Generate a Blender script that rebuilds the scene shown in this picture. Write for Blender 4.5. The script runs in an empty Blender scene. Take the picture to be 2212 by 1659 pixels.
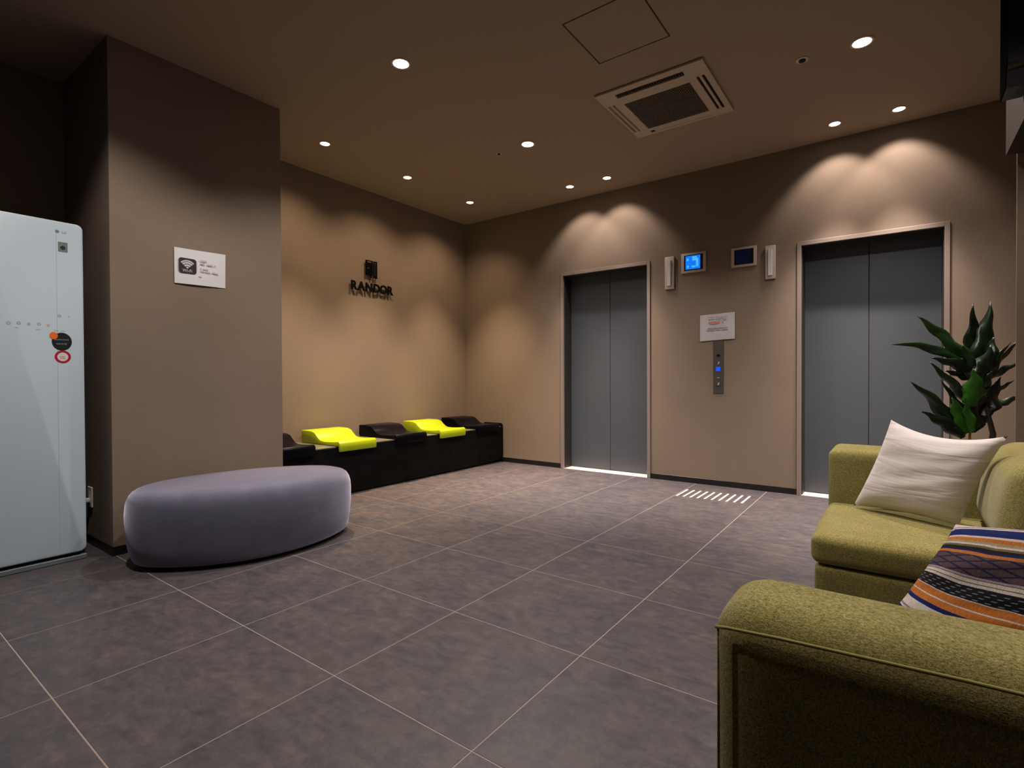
import bpy, bmesh, math, random
from mathutils import Vector, Matrix, noise

SC = bpy.context.scene
COL = SC.collection
R = math.radians

# ---------------------------------------------------------------- camera
cam_d = bpy.data.cameras.new('camera')
cam_d.sensor_width = 36.0
cam_d.lens = 1131.73 / 2212.0 * 36.0
cam_d.clip_start = 0.03
cam = bpy.data.objects.new('camera', cam_d)
COL.objects.link(cam)
cr = Vector((0.80564692, 0.59238181, -0.00410154))
cf = Vector((-0.59238837, 0.80558205, -0.01065761))
cu = Vector((-0.00300925, 0.01101597, 0.99993479))
cam.matrix_world = Matrix(((cr.x, cu.x, -cf.x, 2.7028), (cr.y, cu.y, -cf.y, -0.4528), (cr.z, cu.z, -cf.z, 0.98365), (0, 0, 0, 1)))
SC.camera = cam

# ---------------------------------------------------------------- world, exposure
world = bpy.data.worlds.new('world')
SC.world = world
world.use_nodes = True
world.node_tree.nodes['Background'].inputs[0].default_value = (0.25, 0.27, 0.3, 1)
world.node_tree.nodes['Background'].inputs[1].default_value = 0.004
SC.view_settings.view_transform = 'Standard'
SC.view_settings.look = 'None'
SC.view_settings.gamma = 1.0
SC.view_settings.use_curve_mapping = False
SC.view_settings.exposure = 0.42

BIG_W, BIG_BEAM, BIG_COL = 74.0, 66.0, (1.0, 0.89, 0.81)
WASH_W, WASH_BEAM, WASH_COL = 34.0, 270.0, (1.0, 0.72, 0.46)       # bench wall
LIFT_W, LIFT_BEAM, LIFT_COL = 21.0, 400.0, (1.0, 0.83, 0.72)       # lift wall
H = 2.895           # ceiling height
XL, XR = -1.64, 3.60  # left and right wall
YB, YN = 4.48, -4.7   # wall with the lifts, wall behind the camera

# ---------------------------------------------------------------- helpers
def tag(o, label=None, cat=None, group=None, kind=None):
    if label: o['label'] = label
    if cat: o['category'] = cat
    if group: o['group'] = group
    if kind: o['kind'] = kind
    return o

def empty(name, loc=(0, 0, 0), rot=(0, 0, 0)):
    o = bpy.data.objects.new(name, None)
    o.empty_display_size = 0.1
    COL.objects.link(o)
    o.location = loc
    o.rotation_euler = rot
    return o

def link(name, bm, mat, parent=None, smooth=False):
    me = bpy.data.meshes.new(name)
    bmesh.ops.recalc_face_normals(bm, faces=bm.faces[:])
    bm.to_mesh(me)
    bm.free()
    return link_me(name, me, mat, parent, smooth)

def link_me(name, me, mat, parent=None, smooth=False):
    if mat is not None and len(me.materials) == 0:
        me.materials.append(mat)
    if smooth:
        me.polygons.foreach_set('use_smooth', [True] * len(me.polygons))
        if smooth != 'all':
            me.update()
            me.set_sharp_from_angle(angle=R(35))
    o = bpy.data.objects.new(name, me)
    COL.objects.link(o)
    if parent is not None:
        o.parent = parent       # parents are unrotated unless stated: local coords
    return o

def box(bm, x0, x1, y0, y1, z0, z1, bev=0.0, seg=1):
    r = bmesh.ops.create_cube(bm, size=1.0)
    vs = r['verts']
    for v in vs:
        v.co = Vector(((x0 + x1) / 2 + v.co.x * (x1 - x0), (y0 + y1) / 2 + v.co.y * (y1 - y0), (z0 + z1) / 2 + v.co.z * (z1 - z0)))
    if bev > 0:
        es = set()
        for v in vs:
            for e in v.link_edges: es.add(e)
        bmesh.ops.bevel(bm, geom=list(es), offset=bev, segments=seg, profile=0.5, affect='EDGES')
    return bm

def B(x0, x1, y0, y1, z0, z1, bev=0.0, seg=1):
    return box(bmesh.new(), x0, x1, y0, y1, z0, z1, bev, seg)

def prism(bm, pts, axis, a, b):
    """extrude a closed polygon of 2D points along an axis from a to b"""
    def P(u, v, t):
        return {'x': (t, u, v), 'y': (u, t, v), 'z': (u, v, t)}[axis]
    A = [bm.verts.new(P(u, v, a)) for u, v in pts]
    Bv = [bm.verts.new(P(u, v, b)) for u, v in pts]
    n = len(pts)
    bm.faces.new(A); bm.faces.new(Bv[::-1])
    for i in range(n):
        bm.faces.new((A[i], A[(i + 1) % n], Bv[(i + 1) % n], Bv[i]))
    return bm

def circ(cx, cy, rx, ry=None, n=24):
    ry = rx if ry is None else ry
    return [(cx + rx * math.cos(2 * math.pi * i / n), cy + ry * math.sin(2 * math.pi * i / n)) for i in range(n)]

def ring(bm, cx, cy, r0, r1, axis, a, b, n=32):
    def P(u, v, t):
        return {'x': (t, u, v), 'y': (u, t, v), 'z': (u, v, t)}[axis]
    rows = []
    for (r, t) in ((r0, a), (r1, a), (r1, b), (r0, b)):
        rows.append([bm.verts.new(P(cx + r * math.cos(2 * math.pi * i / n), cy + r * math.sin(2 * math.pi * i / n), t)) for i in range(n)])
    for k in range(4):
        for i in range(n):
            bm.faces.new((rows[k][i], rows[k][(i + 1) % n], rows[(k + 1) % 4][(i + 1) % n], rows[(k + 1) % 4][i]))
    return bm

def tube(bm, pts, r, n=8, cap=True):
    pts = [Vector(p) for p in pts]
    rings = []
    up = None
    for i, p in enumerate(pts):
        t = (pts[min(i + 1, len(pts) - 1)] - pts[max(i - 1, 0)]).normalized()
        if up is None:
            up = Vector((0, 0, 1)) if abs(t.z) < 0.9 else Vector((1, 0, 0))
        s = t.cross(up).normalized(); up = s.cross(t).normalized()
        rr = r[i] if isinstance(r, (list, tuple)) else r
        rings.append([bm.verts.new(p + (s * math.cos(2 * math.pi * k / n) + up * math.sin(2 * math.pi * k / n)) * rr) for k in range(n)])
    for a, b in zip(rings, rings[1:]):
        for k in range(n):
            bm.faces.new((a[k], a[(k + 1) % n], b[(k + 1) % n], b[k]))
    if cap:
        bm.faces.new(rings[0][::-1]); bm.faces.new(rings[-1])
    return bm

def soft(x0, x1, y0, y1, z0, z1, r, n=14, puff=(0, 0, 0), wob=0.0, seed=0):
    """rounded box with many vertices; puff bulges the faces outwards; r may be one radius"""
    bm = bmesh.new()
    bmesh.ops.create_cube(bm, size=2.0)
    bmesh.ops.subdivide_edges(bm, edges=bm.edges[:], cuts=n, use_grid_fill=True)
    c = Vector(((x0 + x1) / 2, (y0 + y1) / 2, (z0 + z1) / 2))
    h = Vector(((x1 - x0) / 2, (y1 - y0) / 2, (z1 - z0) / 2))
    for v in bm.verts:
        q = [max(-1, min(1, k)) for k in v.co]
        # concentrate vertices near the edges
        s = [math.sin(k * math.pi / 2) for k in q]
        p = Vector([s[i] * h[i] for i in range(3)])
        inner = Vector([max(-(h[i] - r), min(h[i] - r, p[i])) for i in range(3)])
        dlt = p - inner
        # spread the rounding
        if dlt.length > 1e-9:
            p = inner + dlt.normalized() * r
        for i in range(3):
            j, k = [(1, 2), (0, 2), (0, 1)][i]
            w = max(0.0, (1 - s[j] ** 2)) * max(0.0, (1 - s[k] ** 2))
            p[i] += math.copysign(1, p[i]) * puff[i] * w * (abs(p[i]) / h[i]) ** 2
        if wob:
            p += Vector((0, 0, 1)) * wob * noise.noise((c + p) * 5 + Vector((seed, 0, 0)))
        v.co = c + p
    return bm

# ---------------------------------------------------------------- materials
def mat(name, col, rough=0.6, metal=0.0, spec=0.5, emit=None, estr=0.0, sheen=0.0, coat=0.0):
    m = bpy.data.materials.new(name)
    m.use_nodes = True
    p = m.node_tree.nodes['Principled BSDF']
    p.inputs['Base Color'].default_value = (*col, 1)
    p.inputs['Roughness'].default_value = rough
    p.inputs['Metallic'].default_value = metal
    p.inputs['Specular IOR Level'].default_value = spec
    p.inputs['Sheen Weight'].default_value = sheen
    p.inputs['Coat Weight'].default_value = coat
    if emit:
        p.inputs['Emission Color'].default_value = (*emit, 1)
        p.inputs['Emission Strength'].default_value = estr
    return m

class N:
    """small node graph helper"""
    def __init__(s, m):
        s.t = m.node_tree; s.p = s.t.nodes['Principled BSDF']
    def add(s, typ, **kw):
        n = s.t.nodes.new(typ)
        for k, v in kw.items(): setattr(n, k, v)
        return n
    def link(s, a, b): s.t.links.new(a, b)
    def coord(s, out='Object', scale=(1, 1, 1), rot=(0, 0, 0)):
        c = s.add('ShaderNodeTexCoord'); m = s.add('ShaderNodeMapping')
        m.inputs['Scale'].default_value = scale; m.inputs['Rotation'].default_value = rot
        s.link(c.outputs[out], m.inputs['Vector']); return m.outputs['Vector']
    def noise(s, vec, scale, detail=4, rough=0.55, dist=0.0):
        n = s.add('ShaderNodeTexNoise'); n.inputs['Scale'].default_value = scale
        n.inputs['Detail'].default_value = detail; n.inputs['Roughness'].default_value = rough
        n.inputs['Distortion'].default_value = dist
        s.link(vec, n.inputs['Vector']); return n.outputs['Fac']
    def ramp(s, fac, stops, interp='LINEAR'):
        n = s.add('ShaderNodeValToRGB'); r = n.color_ramp; r.interpolation = interp
        while len(r.elements) < len(stops): r.elements.new(0.5)
        for e, (p, c) in zip(r.elements, stops):
            e.position = p; e.color = (*c, 1) if len(c) == 3 else c
        s.link(fac, n.inputs['Fac']); return n.outputs['Color']
    def mix(s, a, b, fac, mode='MIX'):
        n = s.add('ShaderNodeMix', data_type='RGBA', blend_type=mode)
        for v, k in ((fac, 0), (a, 6), (b, 7)):
            if hasattr(v, 'links'): s.link(v, n.inputs[k])
            else: n.inputs[k].default_value = v if k == 0 else (*v, 1)
        return n.outputs[2]
    def math(s, op, a, b=None):
        n = s.add('ShaderNodeMath', operation=op)
        for v, k in ((a, 0), (b, 1)):
            if v is None: continue
            if hasattr(v, 'links'): s.link(v, n.inputs[k])
            else: n.inputs[k].default_value = v
        return n.outputs[0]
    def bump(s, h, strength=0.2, dist=0.002):
        n = s.add('ShaderNodeBump'); n.inputs['Strength'].default_value = strength
        n.inputs['Distance'].default_value = dist
        s.link(h, n.inputs['Height']); s.link(n.outputs['Normal'], s.p.inputs['Normal'])

def wall_mat(name, c1, c2):
    m = mat(name, c1, rough=0.8, spec=0.3)
    g = N(m)
    v = g.coord('Object')
    big = g.noise(v, 1.3, 3)
    weave = g.noise(g.coord('Object', scale=(60, 60, 420)), 1.0, 2)
    weft = g.noise(g.coord('Object', scale=(260, 260, 30)), 1.0, 2)
    c = g.mix(c1, c2, g.ramp(big, [(0.35, (0, 0, 0)), (0.65, (1, 1, 1))]))
    c = g.mix(c, g.mix((0.72, 0.72, 0.72), (1.18, 1.18, 1.18), weave), 0.55, 'MULTIPLY')
    g.link(c, g.p.inputs['Base Color'])
    g.bump(g.math('ADD', weave, weft), 0.35, 0.0012)
    return m

M = {}
M['wall'] = wall_mat('fabric_wallpaper', (0.225, 0.171, 0.130), (0.205, 0.157, 0.118))
M['beam'] = mat('shade_darkened_paint', (0.035, 0.024, 0.018), 0.8, spec=0.2)  # shade put into the colour: bulkhead darkened because the downlights overlight it
M['ceiling'] = mat('ceiling_paint', (0.33, 0.25, 0.185), 0.85, spec=0.2)
g = N(M['ceiling']); g.bump(g.noise(g.coord(), 300, 2), 0.08, 0.001)
M['skirting'] = mat('black_skirting', (0.006, 0.006, 0.006), 0.4)

# floor tile
m = M['tile'] = mat('stone_look_tile', (0.1, 0.09, 0.085), 0.42, spec=0.4)
g = N(m)
oi = g.add('ShaderNodeObjectInfo')
off = g.add('ShaderNodeVectorMath', operation='SCALE'); off.inputs['Scale'].default_value = 37.0
cmb = g.add('ShaderNodeCombineXYZ')
g.link(oi.outputs['Random'], cmb.inputs[0]); g.link(g.math('MULTIPLY', oi.outputs['Random'], 2.7), cmb.inputs[1])
g.link(cmb.outputs[0], off.inputs[0])
def tv(scale):
    a = g.add('ShaderNodeVectorMath', operation='ADD')
    g.link(g.coord('Object', scale=scale), a.inputs[0]); g.link(off.outputs[0], a.inputs[1]); return a.outputs[0]
cloud = g.noise(tv((1, 1, 1)), 5.5, 5, 0.62, 0.3)
streak = g.noise(tv((4, 9, 1)), 2.6, 6, 0.7, 0.3)
fine = g.noise(tv((1, 1, 1)), 90, 4, 0.7)
mid = g.noise(tv((1, 1, 1)), 24, 5, 0.7)
c = g.ramp(cloud, [(0.28, (0.046, 0.044, 0.055)), (0.5, (0.064, 0.057, 0.063)), (0.72, (0.084, 0.071, 0.072))])
c = g.mix(c, g.ramp(streak, [(0.3, (0.76, 0.79, 0.84)), (0.7, (1.24, 1.17, 1.10))]), 0.85, 'MULTIPLY')
c = g.mix(c, g.ramp(mid, [(0.25, (0.58, 0.64, 0.76)), (0.75, (1.42, 1.32, 1.18))]), 0.8, 'MULTIPLY')
c = g.mix(c, g.ramp(fine, [(0.3, (0.78, 0.78, 0.78)), (0.7, (1.2, 1.2, 1.2))]), 0.6, 'MULTIPLY')
g.link(c, g.p.inputs['Base Color'])
g.link(g.ramp(streak, [(0.3, (0.36,) * 3), (0.7, (0.52,) * 3)]), g.p.inputs['Roughness'])
g.bump(mid, 0.06, 0.002)
M['grout'] = mat('light_grout', (0.27, 0.22, 0.19), 0.9)

def metal_mat(name, col, rough, aniso=True):
    m = mat(name, col, rough, 1.0)
    g = N(m)
    n = g.noise(g.coord('Object', scale=(900, 900, 3)), 1.0, 2)
    g.link(g.ramp(n, [(0.3, (max(0.05, rough - .08),) * 3), (0.7, (rough + .08,) * 3)]), g.p.inputs['Roughness'])
    return m
M['steel'] = metal_mat('brushed_steel', (0.30, 0.25, 0.22), 0.40)
M['steel'].node_tree.nodes['Principled BSDF'].inputs['Metallic'].default_value = 0.35
M['steel_dark'] = mat('dark_steel', (0.085, 0.078, 0.07), 0.45, metal=0.3)
M['door'] = mat('lift_door_paint', (0.072, 0.083, 0.098), 0.42, metal=0.15)
g = N(M['door'])
g.bump(g.noise(g.coord('Object', scale=(300, 300, 4)), 1, 2), 0.05, 0.0005)
M['jamb'] = mat('dark_jamb', (0.035, 0.033, 0.032), 0.45, metal=0.4)
M['gap'] = mat('shadow_gap', (0.004, 0.004, 0.004), 0.9)
M['flat_black'] = mat('flat_black', (0.003, 0.003, 0.003), 0.9, spec=0.0)
M['white_plastic'] = mat('white_plastic', (0.62, 0.62, 0.60), 0.4)
M['ac'] = mat('ivory_plastic', (0.50, 0.40, 0.29), 0.5)
M['ac_grille'] = mat('intake_grille', (0.10, 0.078, 0.05), 0.7)
M['black'] = mat('black_plastic', (0.004, 0.004, 0.004), 0.6, spec=0.2)
M['black_gloss'] = mat('black_gloss', (0.012, 0.012, 0.014), 0.18)
M['paper'] = mat('paper', (0.66, 0.66, 0.70), 0.7)
M['laminate'] = mat('laminated_paper', (0.52, 0.50, 0.52), 0.25, coat=0.4)
M['ink'] = mat('black_ink', (0.01, 0.01, 0.012), 0.6)
M['logo_black'] = mat('logo_black', (0.004, 0.004, 0.004), 0.8, spec=0.05)
M['ink_grey'] = mat('grey_ink', (0.42, 0.40, 0.43), 0.7)
M['ink_mid'] = mat('mid_grey_ink', (0.20, 0.19, 0.21), 0.7)
M['ink_red'] = mat('red_ink', (0.62, 0.12, 0.12), 0.7)
M['ink_white'] = mat('white_ink', (0.55, 0.55, 0.58), 0.6)
M['sticker_black'] = mat('black_sticker', (0.012, 0.017, 0.022), 0.35)
M['sticker_orange'] = mat('orange_sticker', (0.85, 0.17, 0.01), 0.4)
M['sticker_red'] = mat('red_sticker', (0.42, 0.01, 0.035), 0.4)
M['sticker_grey'] = mat('grey_sticker', (0.16, 0.19, 0.20), 0.5)
M['lens'] = mat('opal_lens', (0.62, 0.62, 0.62), 0.35)
M['bezel'] = mat('champagne_bezel', (0.52, 0.45, 0.40), 0.4, metal=0.1)
M['lamp'] = mat('lit_led_lens', (1, 1, 1), 0.4, emit=(1.0, 0.93, 0.87), estr=22.0)
M['lamp_warm'] = mat('lit_warm_led_lens', (1, 1, 1), 0.4, emit=(1.0, 0.86, 0.72), estr=12.0)
M['trim_ring'] = mat('downlight_ring', (0.62, 0.52, 0.42), 0.5)
M['button_blue'] = mat('lit_blue_button', (0.01, 0.03, 0.3), 0.4, emit=(0.005, 0.06, 0.6), estr=0.9)
M['bench_black'] = mat('black_bench_laminate', (0.004, 0.004, 0.004), 0.6, spec=0.08)
g = N(M['bench_black'])
g.link(g.ramp(g.noise(g.coord(), 9, 5, 0.7), [(0.3, (0.002, 0.0022, 0.0022)), (0.7, (0.0055, 0.006, 0.006))]), g.p.inputs['Base Color'])
M['bench_top'] = mat('bench_top_stone', (0.12, 0.12, 0.09), 0.3)
M['lime'] = mat('lime_gloss_shell', (0.31, 0.40, 0.003), 0.38, spec=0.4)
M['seat_black'] = mat('black_gloss_shell', (0.002, 0.002, 0.004), 0.28, spec=0.07)
M['velvet'] = mat('lilac_grey_velvet', (0.185, 0.178, 0.225), 0.85, spec=0.15, sheen=0.25)
g = N(M['velvet'])
g.p.inputs['Sheen Weight'].default_value = 1.0
g.p.inputs['Sheen Tint'].default_value = (0.80, 0.78, 1.0, 1)
g.p.inputs['Sheen Roughness'].default_value = 0.42
v1 = g.noise(g.coord(), 260, 3, 0.7); v2 = g.noise(g.coord(), 7, 4, 0.6)
c = g.mix(g.ramp(v2, [(0.3, (0.10, 0.102, 0.15)), (0.7, (0.13, 0.132, 0.185))]), g.ramp(v1, [(0.3, (0.8,) * 3), (0.7, (1.2,) * 3)]), 0.6, 'MULTIPLY')
g.link(c, g.p.inputs['Base Color']); g.bump(v1, 0.25, 0.001)

m = M['green'] = mat('mustard_green_weave', (0.25, 0.23, 0.06), 0.9, spec=0.15, sheen=0.15)
g = N(m)
w1 = g.noise(g.coord('Object', scale=(1, 1, 1)), 380, 3, 0.65)
w2 = g.noise(g.coord('Object', scale=(900, 900, 190)), 1.0, 2)
w3 = g.noise(g.coord('Object', scale=(190, 190, 800)), 1.0, 2)
w4 = g.noise(g.coord(), 5, 3)
fac = g.math('MULTIPLY', g.math('ADD', g.math('ADD', w1, w2), w3), 0.3333)
c = g.ramp(fac, [(0.36, (0.048, 0.040, 0.008)), (0.47, (0.185, 0.156, 0.040)), (0.62, (0.39, 0.34, 0.135))])
c = g.mix(c, g.ramp(w4, [(0.3, (0.9,) * 3), (0.7, (1.08,) * 3)]), 1.0, 'MULTIPLY')
g.link(c, g.p.inputs['Base Color']); g.bump(fac, 0.6, 0.002)
M['piping'] = mat('green_piping', (0.22, 0.195, 0.04), 0.85)

m = M['linen'] = mat('oatmeal_linen', (0.56, 0.47, 0.43), 0.9, spec=0.15, sheen=0.1)
g = N(m)
l1 = g.noise(g.coord('Object', scale=(40, 40, 700)), 1, 3)
wr = g.noise(g.coord('Object', scale=(2.2, 2.2, 15)), 1.2, 3, 0.5, 0.9)
c = g.mix((0.54, 0.485, 0.475), (0.63, 0.575, 0.56), l1)
g.link(c, g.p.inputs['Base Color'])
bn = g.add('ShaderNodeBump'); bn.inputs['Strength'].default_value = 0.35; bn.inputs['Distance'].default_value = 0.02
bn2 = g.add('ShaderNodeBump'); bn2.inputs['Strength'].default_value = 0.3; bn2.inputs['Distance'].default_value = 0.001
g.link(wr, bn.inputs['Height']); g.link(l1, bn2.inputs['Height']); g.link(bn.outputs[0], bn2.inputs['Normal'])
g.link(bn2.outputs[0], g.p.inputs['Normal'])
M['teal_back'] = mat('grey_teal_cotton', (0.13, 0.16, 0.14), 0.9)

# stripes run along the pillow's u; v goes from 0 at the top edge to 1 at the bottom (UV)
m = M['striped'] = mat('striped_woven_cotton', (0.3, 0.3, 0.3), 0.9, spec=0.15)
g = N(m)
uv = g.add('ShaderNodeTexCoord'); sep = g.add('ShaderNodeSeparateXYZ'); g.link(uv.outputs['UV'], sep.inputs[0])
pull = g.math('ADD', g.math('MULTIPLY', g.math('POWER', g.math('SUBTRACT', 1.0, sep.outputs[0]), 5.0), 0.40), 1.0)
vv = g.math('FRACT', g.math('MULTIPLY', g.math('MULTIPLY', sep.outputs[1], 1.22), pull))
wob = g.math('MULTIPLY', g.math('SUBTRACT', g.noise(g.coord('UV', scale=(5, 3, 1)), 1.0, 2), 0.5), 0.035)
vv2 = g.math('ADD', vv, wob)
cream = (0.56, 0.50, 0.47); navy = (0.004, 0.012, 0.10); blk = (0.008, 0.007, 0.010); org = (0.46, 0.15, 0.03); tan = (0.34, 0.27, 0.14)
olive = (0.14, 0.11, 0.05); plum = (0.085, 0.05, 0.058); lav = (0.33, 0.27, 0.36)
stops = [(0.0, cream), (0.055, (0.26, 0.17, 0.21)), (0.075, cream), (0.095, navy), (0.20, cream), (0.225, org), (0.265, tan), (0.29, cream), (0.31, olive),
         (0.335, blk), (0.37, navy), (0.385, org), (0.415, plum), (0.60, lav), (0.615, olive), (0.625, cream), (0.65, olive), (0.66, cream), (0.68, blk),
         (0.79, cream), (0.80, org), (0.86, cream), (0.875, org), (0.93, navy), (0.97, cream)]
c = g.ramp(vv2, stops[:], 'CONSTANT')
# lattice inside the plum band, white dashes inside the black band
uu = sep.outputs[0]
d1 = g.math('ABSOLUTE', g.math('SINE', g.math('MULTIPLY', g.math('ADD', g.math('MULTIPLY', uu, 2.4), g.math('MULTIPLY', vv, 4.6)), 9.0)))
d2 = g.math('ABSOLUTE', g.math('SINE', g.math('MULTIPLY', g.math('SUBTRACT', g.math('MULTIPLY', uu, 2.4), g.math('MULTIPLY', vv, 4.6)), 9.0)))
lat = g.math('LESS_THAN', g.math('MINIMUM', d1, d2), 0.30)
inpl = g.math('MULTIPLY', g.math('GREATER_THAN', vv2, 0.42), g.math('LESS_THAN', vv2, 0.60))
c = g.mix(c, (0.015, 0.015, 0.045), g.math('MULTIPLY', lat, inpl))
dash = g.math('MULTIPLY', g.math('GREATER_THAN', g.math('SINE', g.math('MULTIPLY', vv, 260.0)), 0.7), g.math('GREATER_THAN', g.math('SINE', g.math('ADD', g.math('MULTIPLY', uu, 130.0), g.math('MULTIPLY', vv, 90.0))), 0.2))
inbl = g.math('MULTIPLY', g.math('GREATER_THAN', vv2, 0.69), g.math('LESS_THAN', vv2, 0.79))
c = g.mix(c, (0.22, 0.25, 0.36), g.math('MULTIPLY', dash, inbl))
thr = g.noise(g.coord('UV', scale=(260, 30, 1)), 1.0, 2)
c = g.mix(c, g.ramp(thr, [(0.3, (0.50,) * 3), (0.7, (0.98,) * 3)]), 0.9, 'MULTIPLY')
g.link(c, g.p.inputs['Base Color']); g.bump(thr, 0.4, 0.001)

m = M['leaf'] = mat('glossy_leaf', (0.012, 0.06, 0.008), 0.32, spec=0.5)
g = N(m)
oi = g.add('ShaderNodeObjectInfo')
c = g.ramp(oi.outputs['Random'], [(0.0, (0.001, 0.007, 0.002)), (0.65, (0.002, 0.013, 0.003)), (0.9, (0.003, 0.020, 0.003)), (1.0, (0.005, 0.04, 0.004))])
ln = g.noise(g.coord('UV', scale=(40, 2, 1)), 1, 3)
c = g.mix(c, g.ramp(ln, [(0.3, (0.6,) * 3), (0.7, (1.4,) * 3)]), 0.8, 'MULTIPLY')
g.link(c, g.p.inputs['Base Color']); g.bump(ln, 0.2, 0.001)
g.p.inputs['Transmission Weight'].default_value = 0.0
M['young_leaf'] = M['leaf'].copy(); M['young_leaf'].name = 'bright_young_leaf'
for n_ in M['young_leaf'].node_tree.nodes:
    if n_.type == 'VALTORGB' and len(n_.color_ramp.elements) == 4:
        for e_ in n_.color_ramp.elements: e_.color = (0.016, 0.10, 0.004, 1)
M['trunk'] = mat('dark_cane', (0.02, 0.015, 0.010), 0.8)
M['shoot'] = mat('orange_shoot', (0.45, 0.20, 0.03), 0.6)
M['pot'] = mat('dark_pot', (0.03, 0.028, 0.026), 0.6)
M['soil'] = mat('soil', (0.02, 0.013, 0.008), 0.95)
M['cab'] = mat('white_glass_front', (0.49, 0.60, 0.69), 0.34)
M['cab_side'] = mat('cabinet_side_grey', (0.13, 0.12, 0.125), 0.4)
M['cab_base'] = mat('cabinet_base_grey', (0.12, 0.14, 0.17), 0.5)
M['strip'] = mat('tactile_bar', (0.62, 0.52, 0.47), 0.45)
M['screen_off'] = mat('dim_screen', (0.002, 0.003, 0.012), 0.3, emit=(0.0, 0.003, 0.02), estr=0.3)
m = M['screen_on'] = mat('lit_blue_screen', (0.0, 0.02, 0.1), 0.3, emit=(0.0, 0.14, 0.7), estr=1.0)

# ---------------------------------------------------------------- structure
# floor: grout bed with separate tiles
floor = link('floor', B(XL - .3, XR + .3, YN - .3, YB + .30, -0.06, -0.0009), M['grout'])
tag(floor, 'dark grey stone-look tiled lobby floor with thin light joints', kind='structure')
TX, TY, GAP = 0.600, 0.5882, 0.0046
tile_full = None
for j in range(-3, 7):
    for i in range(-8, 8):
        x0, x1 = j * TX + GAP / 2, (j + 1) * TX - GAP / 2
        y0, y1 = i * TY + GAP / 2, (i + 1) * TY - GAP / 2
        cx0, cx1, cy0, cy1 = max(x0, XL), min(x1, XR), max(y0, YN), min(y1, YB)
        if cx1 - cx0 < 0.02 or cy1 - cy0 < 0.02: continue
        full = (cx0, cx1, cy0, cy1) == (x0, x1, y0, y1)
        cx, cy = (cx0 + cx1) / 2, (cy0 + cy1) / 2
        if full and tile_full:
            t = link_me('tile', tile_full, M['tile'], floor)
        else:
            bm = B(cx0 - cx, cx1 - cx, cy0 - cy, cy1 - cy, -0.0008, 0.0, 0.0003)
            t = link('tile', bm, M['tile'], floor)
            if full: tile_full = t.data
        t.location = (cx, cy, 0)

# ceiling with an opening for the hatch
HX0, HX1, HY0, HY1 = 1.235, 1.675, 2.008, 2.455
bm = bmesh.new()
for (a, b, c_, d) in ((XL, HX0, YN, YB), (HX1, XR, YN, YB), (HX0, HX1, YN, HY0), (HX0, HX1, HY1, YB)):
    box(bm, a, b, c_, d, H, H + 0.12)
tag(link('ceiling', bm, M['ceiling']), 'dark beige flat plaster ceiling', kind='structure')

tag(link('wall_left', B(XL - .2, XL, YN - .2, YB + .3, 0, H + .12), M['wall']), 'beige fabric-papered wall behind the bench', kind='structure')
tag(link('wall_near', B(XL, XR, YN - .2, YN, 0, H + .12), M['beam']), 'unseen wall behind the camera, dark to cut bounced light', kind='structure')  # out of view, coloured dark so it returns little light to the room
tag(link('wall_right', B(XR, XR + .2, YN - .2, YB + .3, 0, H + .12), M['wall']), 'beige wall behind the sofas', kind='structure')
D1 = (-0.26, 0.758, 2.125)
D2 = (2.028, 3.008, 2.105)
bm = bmesh.new()
for (a, b, z0, z1) in ((XL, D1[0], 0, H), (D1[1], D2[0], 0, H), (D2[1], XR, 0, H), (D1[0], D1[1], D1[2], H), (D2[0], D2[1], D2[2], H)):
    box(bm, a, b, YB, YB + .26, z0, z1 + (.12 if z1 == H else 0))
tag(link('wall_back', bm, M['wall']), 'beige fabric-papered wall with the two lift openings', kind='structure')
CX, CY0, CY1 = -0.825, 0.576, 1.583
tag(link('wall_column', B(XL, CX, CY0, CY1, 0, H), M['wall']), 'beige fabric-papered column projecting from the left wall', kind='structure')
# pillar and bulkhead by the right wall
tag(link('wall_pillar', B(3.182, XR, 3.16, 3.172, 0, H), M['wall']), 'narrow beige pillar at the right edge', kind='structure')
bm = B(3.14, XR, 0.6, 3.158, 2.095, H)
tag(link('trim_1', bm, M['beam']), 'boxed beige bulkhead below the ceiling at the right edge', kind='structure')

def skirt(name, x0, x1, y0, y1, h=0.052):
    tag(link(name, B(x0, x1, y0, y1, 0.0, h, 0.001), M['skirting']), 'black skirting board', kind='structure')
skirt('baseboard_back', XL, D1[0], YB - .006, YB)
skirt('baseboard_back', D1[1], D2[0], YB - .006, YB)
skirt('baseboard_back', D2[1], XR, YB - .006, YB)
skirt('baseboard_left', CX, CX + .006, CY0 - .006, CY1 + .006)
skirt('baseboard_left', XL, CX, CY0 - .006, CY0)
skirt('baseboard_left', XL, XL + .006, YN, CY0 - .006)

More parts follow.
